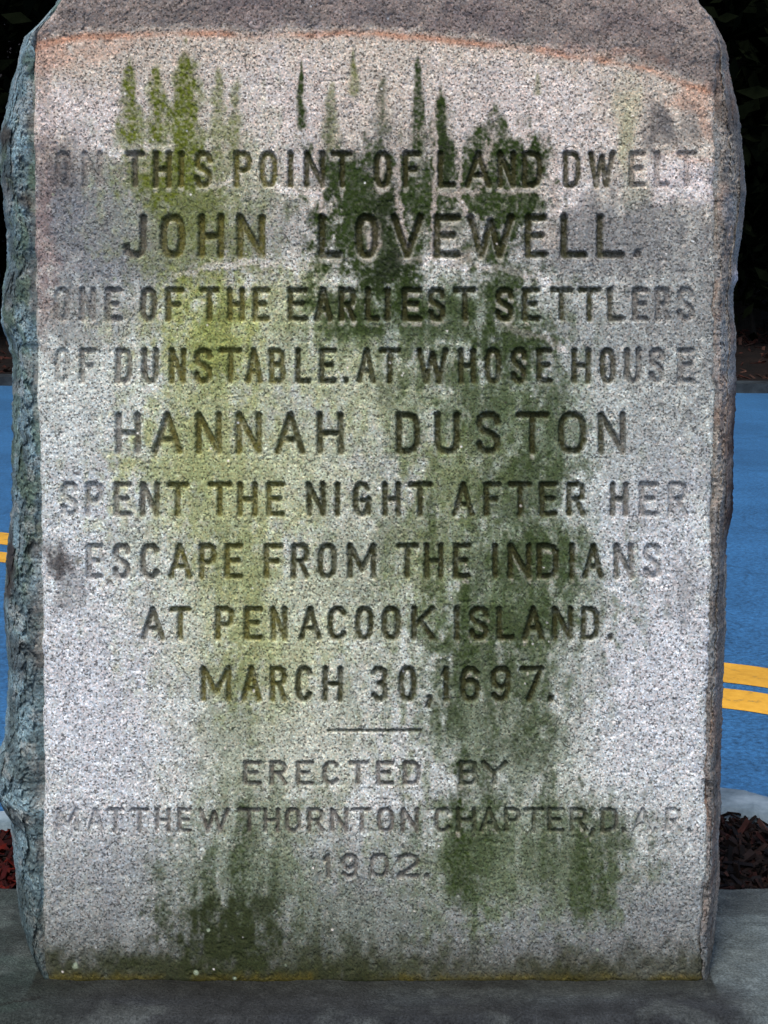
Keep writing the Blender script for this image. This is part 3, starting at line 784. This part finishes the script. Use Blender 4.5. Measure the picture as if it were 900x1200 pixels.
# double yellow centre line through the points seen on both sides of the stone
def curve(pts, n=60):
    out = []
    P_ = [pts[0]] + pts + [pts[-1]]
    for i in range(1, len(P_) - 2):
        for k in range(n):
            t = k / n
            f = [0.5 * (2 * P_[i][j] + (-P_[i-1][j] + P_[i+1][j]) * t + (2*P_[i-1][j] - 5*P_[i][j] + 4*P_[i+1][j] - P_[i+2][j]) * t*t + (-P_[i-1][j] + 3*P_[i][j] - 3*P_[i+1][j] + P_[i+2][j]) * t**3) for j in (0, 1)]
            out.append(tuple(f))
    out.append(pts[-1]); return out
def band(name, top, bot, z, mat):
    us = np.concatenate([np.arange(-1500, -60, 30), np.arange(-60, 960, 12), np.arange(960, 1500, 30)]).astype(float)
    def smooth(tab):
        a_ = np.array(tab, float)
        return sum(np.interp(us + k, a_[:, 0], a_[:, 1]) for k in range(-24, 25, 6)) / 9
    vt, vb = smooth(top), smooth(bot)
    vs = []
    for k, u in enumerate(us):
        A = gp(u, vt[k], z); B = gp(u, vb[k], z)
        j = (fbm(np.array([k * .35]), np.array([0.]), 130)[0] - .5) * .010
        for t in (0, .25, .5, .75, 1):
            vs.append((A[0] * (1 - t) + B[0] * t, A[1] * (1 - t) + B[1] * t + j * (t in (0, 1)), z))
    fs = [(k * 5 + i, k * 5 + i + 1, k * 5 + i + 6, k * 5 + i + 5) for k in range(len(us) - 1) for i in range(4)]
    return struct(mesh_obj(name, vs, fs, mat))
band("road_marking", [(-1500, 520), (-900, 550), (-400, 590), (0, 623), (30, 628), (430, 694), (820, 773), (900, 783), (1000, 800), (1500, 900)],
     [(-1500, 526), (-900, 559), (-400, 602), (0, 637), (30, 642), (430, 713), (820, 796), (900, 806), (1000, 824), (1500, 928)], ROAD_Z + .0015, M_YELLOW)
band("road_marking", [(-1500, 531), (-900, 566), (-400, 610), (0, 646), (30, 651), (430, 722), (820, 803), (900, 813), (1000, 832), (1500, 937)],
     [(-1500, 538), (-900, 575), (-400, 621), (0, 658), (30, 663), (430, 740), (820, 826), (900, 837), (1000, 857), (1500, 966)], ROAD_Z + .0015, M_YELLOW)

# near bed edge: kerb with rounded nose; outer edge (road side) as seen beside the stone
KO = [(-700, 1075), (-400, 1015), (-150, 966), (0, 950), (150, 938), (450, 912), (700, 912), (850, 923), (900, 934), (1000, 957), (1300, 1060), (1700, 1200)]
ko = curve([gp(u, v, BED_Z) for u, v in KO], 14)
KI = [(u, v + (22 if u > 300 else 14)) for u, v in KO]
ki = curve([gp(u, v, BED_Z) for u, v in KI], 14)
bv, bf = [], []
for k in range(len(ko)):
    (ox, oy), (ix, iy) = ko[k], ki[k]
    j = (fbm(np.array([k * .4]), np.array([3.]), 131)[0] - .5) * .012
    bv += [(ox, oy + .012, ROAD_Z - .03), (ox, oy + .010, BED_Z - .012), (ox, oy, BED_Z + j * .3), (ix, iy, BED_Z + j * .3), (ix, iy - .006, BED_Z - .05)]
for k in range(len(ko) - 1):
    for i in range(4):
        a_ = k * 5 + i; bf.append((a_, a_ + 5, a_ + 6, a_ + 1))
struct(mesh_obj("kerb", bv, bf, M_KERB, smooth=True))
# planting bed soil, from the kerb back past the camera
sv, sf = [], []
for k, (ix, iy) in enumerate(ki):
    for t in range(9):
        y = iy + (-3.0 - iy) * t / 8
        z = BED_Z - .022 + (-.06 if y < 1.5 else 0) * min(1, (1.5 - y) / .3 if y < 1.5 else 0)
        sv.append((ix * (1 + .0 * t), y, z))
for k in range(len(ki) - 1):
    for t in range(8):
        a_ = k * 9 + t; sf.append((a_, a_ + 9, a_ + 10, a_ + 1))
struct(mesh_obj("planting_bed", sv, sf, M_SOIL))

# bark chips on the bed, one joined mesh (nobody could count them)
def chips(name, n, xr, yr, zf, lenr, colf, mat=M_CHIPS, keep=lambda x, y: True):
    Vs, Cs = [], []
    Fs = []
    cube = np.array([(x, y, z) for x in (-1, 1) for y in (-1, 1) for z in (-1, 1)], float)
    fc = np.array([(0, 1, 3, 2), (4, 6, 7, 5), (0, 4, 5, 1), (2, 3, 7, 6), (0, 2, 6, 4), (1, 5, 7, 3)])
    k = 0
    while k < n:
        x = rng.uniform(*xr); y = rng.uniform(*yr)
        if not keep(x, y):
            n -= 1; continue
        L_ = rng.uniform(*lenr); Wd = L_ * rng.uniform(.10, .30); T_ = rng.uniform(.0015, .005)
        v = cube * (L_ / 2, Wd / 2, T_ / 2)
        v[:, 1] *= 1 - .5 * (v[:, 0] > 0) * rng.random()
        v = v + rng.normal(0, T_ * .3, v.shape)
        yw, pi, ro = rng.uniform(0, 6.283), rng.normal(0, .45), rng.normal(0, .7)
        c1, s1, c2, s2, c3, s3 = math.cos(yw), math.sin(yw), math.cos(pi), math.sin(pi), math.cos(ro), math.sin(ro)
        R = np.array([[c1, -s1, 0], [s1, c1, 0], [0, 0, 1]]) @ np.array([[c2, 0, s2], [0, 1, 0], [-s2, 0, c2]]) @ np.array([[1, 0, 0], [0, c3, -s3], [0, s3, c3]])
        v = v @ R.T + (x, y, zf(x, y) + rng.uniform(0, .014))
        Vs.append(v); Fs.append(fc + k * 8); Cs.append(np.tile((*colf(x, y), 1), (8, 1))); k += 1
    o = fast_mesh(name, np.concatenate(Vs), np.concatenate(Fs), mat, None, np.concatenate(Cs), smooth=False)
    o['kind'] = 'stuff'; return o
kix = np.array([p[0] for p in ki]); kiy = np.array([p[1] for p in ki]); od = np.argsort(kix)
def chipcol(x, y):
    r = rng.random()
    if x < -.30:
        b = [(.09, .005, .004), (.15, .012, .007), (.03, .003, .003)][int(r * 3)]
    else:
        b = [(.022, .014, .012), (.030, .018, .016), (.012, .010, .012), (.060, .020, .016), (.085, .042, .034)][int(r ** 1.4 * 5)]
    return tuple(np.array(b) * rng.uniform(.1, .7))
mul = chips("bark_mulch", 19000, (-1.1, 1.1), (1.80, 2.5), lambda x, y: BED_Z - .024, (.010, .042), chipcol,
            keep=lambda x, y: y < np.interp(x, kix[od], kiy[od]) + .004)
mul['label'] = "dark red-brown bark mulch and fallen leaves between kerb and stone base"
fr_ = chips("bark_mulch", 1400, (-.9, .9), (1.25, 1.52), lambda x, y: BED_Z - .07, (.014, .055), chipcol)
fr_['label'] = "dark bark mulch along the front of the stone base"

# ------------------------------------------------------------------ far side of the road
FK = -.085
vs, fs = [], []
xs = np.linspace(-40, 40, 161)
for x in xs:
    y = far_y(max(-12, min(12, x)))
    j = (fbm(np.array([x * 2.]), np.array([1.]), 132)[0] - .5) * .06
    vs += [(x, y - .004, ROAD_Z - .02), (x, y + .01, FK + j * .3), (x, y + .17, FK + .01 + j * .3), (x, y + .19, FK - .06)]
for k in range(160):
    for i in range(3):
        a_ = k * 4 + i; fs.append((a_, a_ + 4, a_ + 5, a_ + 1))
struct(mesh_obj("far_kerb", vs, fs, M_KERB_FAR))
# woodland floor rising into a bank
vs, fs = [], []
ysamp = [.18, .8, 1.4, 2.2, 3.2, 4.5, 6, 8, 11, 15, 22, 32]
zs = [-.10, -.07, .03, .1, .2, .4, .8, 1.5, 2.6, 4.2, 7, 10]
for i, x in enumerate(np.linspace(-60, 60, 121)):
    y0 = far_y(max(-12, min(12, x)))
    for k, (dy, z) in enumerate(zip(ysamp, zs)):
        vs.append((x, y0 + dy, z + (fbm(np.array([x * .5]), np.array([dy * .8]), 133)[0] - .5) * .12 * min(1, dy)))
nk = len(ysamp)
for i in range(120):
    for k in range(nk - 1):
        a_ = i * nk + k; fs.append((a_, a_ + nk, a_ + nk + 1, a_ + 1))
struct(mesh_obj("woodland_bank", vs, fs, M_WOODSOIL, smooth=True))
lit = chips("leaf_litter", 5000, (-7, 7), (10.4, 13.2), lambda x, y: np.interp(y - far_y(x), ysamp, zs) - .005, (.05, .16),
            lambda x, y: tuple(np.array([(.045, .014, .010), (.022, .012, .010), (.06, .03, .022)][int(rng.random() * 3)]) * rng.uniform(.4, 1.2)),
            keep=lambda x, y: y > far_y(x) + .33)
lit['label'] = "brown fallen leaves under the dark trees across the road"

# trees: tapered trunk with limbs, and a crown of leaf blades in clumps
def tube(path, radii, n=8):
    vs, fs = [], []
    for (p, r) in zip(path, radii):
        for k in range(n):
            a_ = 2 * math.pi * k / n
            vs.append((p[0] + r * math.cos(a_), p[1] + r * math.sin(a_), p[2]))
    for i in range(len(path) - 1):
        for k in range(n):
            fs.append((i * n + k, i * n + (k + 1) % n, (i + 1) * n + (k + 1) % n, (i + 1) * n + k))
    return vs, fs
def leaf_cloud(nclump, per, sampler, size):
    cs = np.array([sampler() for _ in range(nclump)])
    c = np.repeat(cs, per, 0) + rng.normal(0, 1, (nclump * per, 3)) * (.26, .26, .18)
    m = len(c)
    a_ = rng.normal(0, 1, (m, 3)); a_ /= np.linalg.norm(a_, axis=1, keepdims=True)
    b_ = np.cross(a_, rng.normal(0, 1, (m, 3))); b_ /= np.linalg.norm(b_, axis=1, keepdims=True)
    L_ = rng.uniform(size * .6, size * 1.4, (m, 1)); W_ = L_ * .42
    V_ = np.stack([c - a_ * L_, c + b_ * W_, c + a_ * L_, c - b_ * W_], 1).reshape(-1, 3)
    return V_, np.arange(m * 4).reshape(-1, 4)
def tree(x, y, z0, h, rad, label, name="evergreen_tree", low=.12, size=.12, clumps=300, per=34, cat="tree"):
    t = e_thing(name, (x, y, z0), label, cat, "dark trees across the road" if cat == "tree" else "shrubs under the trees")
    path = [(rng.normal(0, .04) * k, rng.normal(0, .04) * k, h * .92 * k / 8 - (.15 if k == 0 else 0)) for k in range(9)]
    r0 = .035 * h * (.8 if cat == "tree" else .3)
    vs, fs = tube(path, [r0 * (1.25 if k == 0 else 1) * (1 - k / 9.5) for k in range(9)], 10)
    for _ in range(9):
        zb = h * rng.uniform(low + .05, .8); a_ = rng.uniform(0, 6.28); ln = rad * .85
        p0 = (0, 0, zb)
        pp = [(math.cos(a_) * ln * q_, math.sin(a_) * ln * q_, zb + ln * .35 * q_) for q_ in (0, .35, .7, 1)]
        v2, f2 = tube(pp, [r0 * .35, r0 * .25, r0 * .15, .01], 5)
        o_ = len(vs); vs += v2; fs += [tuple(i + o_ for i in f) for f in f2]
    mesh_obj("trunk", vs, fs, M_BARK, t, smooth=True)
    def samp():
        while True:
            q_ = rng.uniform(-1, 1, 3)
            r2 = q_[0] ** 2 + q_[1] ** 2 + q_[2] ** 2
            if .12 < r2 < 1: break
        zc = h * (low + (1 - low) * (q_[2] + 1) / 2)
        f_ = 1.0 if q_[2] < .2 else (1.15 - q_[2] * .6)
        return (q_[0] * rad * f_, q_[1] * rad * f_, zc)
    V_, F_ = leaf_cloud(clumps, per, samp, size)
    fast_mesh("crown", V_, F_, M_LEAF, t, smooth=False)
    return t
spots = []
for i in range(10):
    spots.append((-9.4 + i * 2.05 + rng.normal(0, .25), 13.2 + rng.normal(0, .3), 9.5 + rng.uniform(-.8, 1.2), 2.9, 'front'))
for i in range(8):
    spots.append((-10.5 + i * 3.0 + rng.normal(0, .3), 17.6 + rng.normal(0, .5), 10 + rng.uniform(-1, 1.5), 2.9, 'rear'))
for i, (x, y, h, r, row) in enumerate(spots):
    dy = y - far_y(max(-12, min(12, x)))
    z0 = float(np.interp(dy, ysamp, zs)) - .05
    tree(x, y, z0, h, r, "dark evergreen tree in %s row of far wood, %s the monument" % (row, "left of" if x < -2.2 else "right of" if x > 2.2 else "hidden behind"), low=.05 if row == 'front' else .02)
for i in range(13):
    x = -9.5 + i * 1.6 + rng.normal(0, .15); y = 12.35 + rng.normal(0, .18)
    dy = y - far_y(x)
    tree(x, y, float(np.interp(dy, ysamp, zs)), 2.5 + rng.uniform(-.3, .5), 1.05, "low dark leafy shrub under trees by far kerb, %s the monument" % ("left of" if x < -2.2 else "right of" if x > 2.2 else "hidden behind"),
         name="shrub", low=.12, size=.08, clumps=90, per=34, cat="shrub")
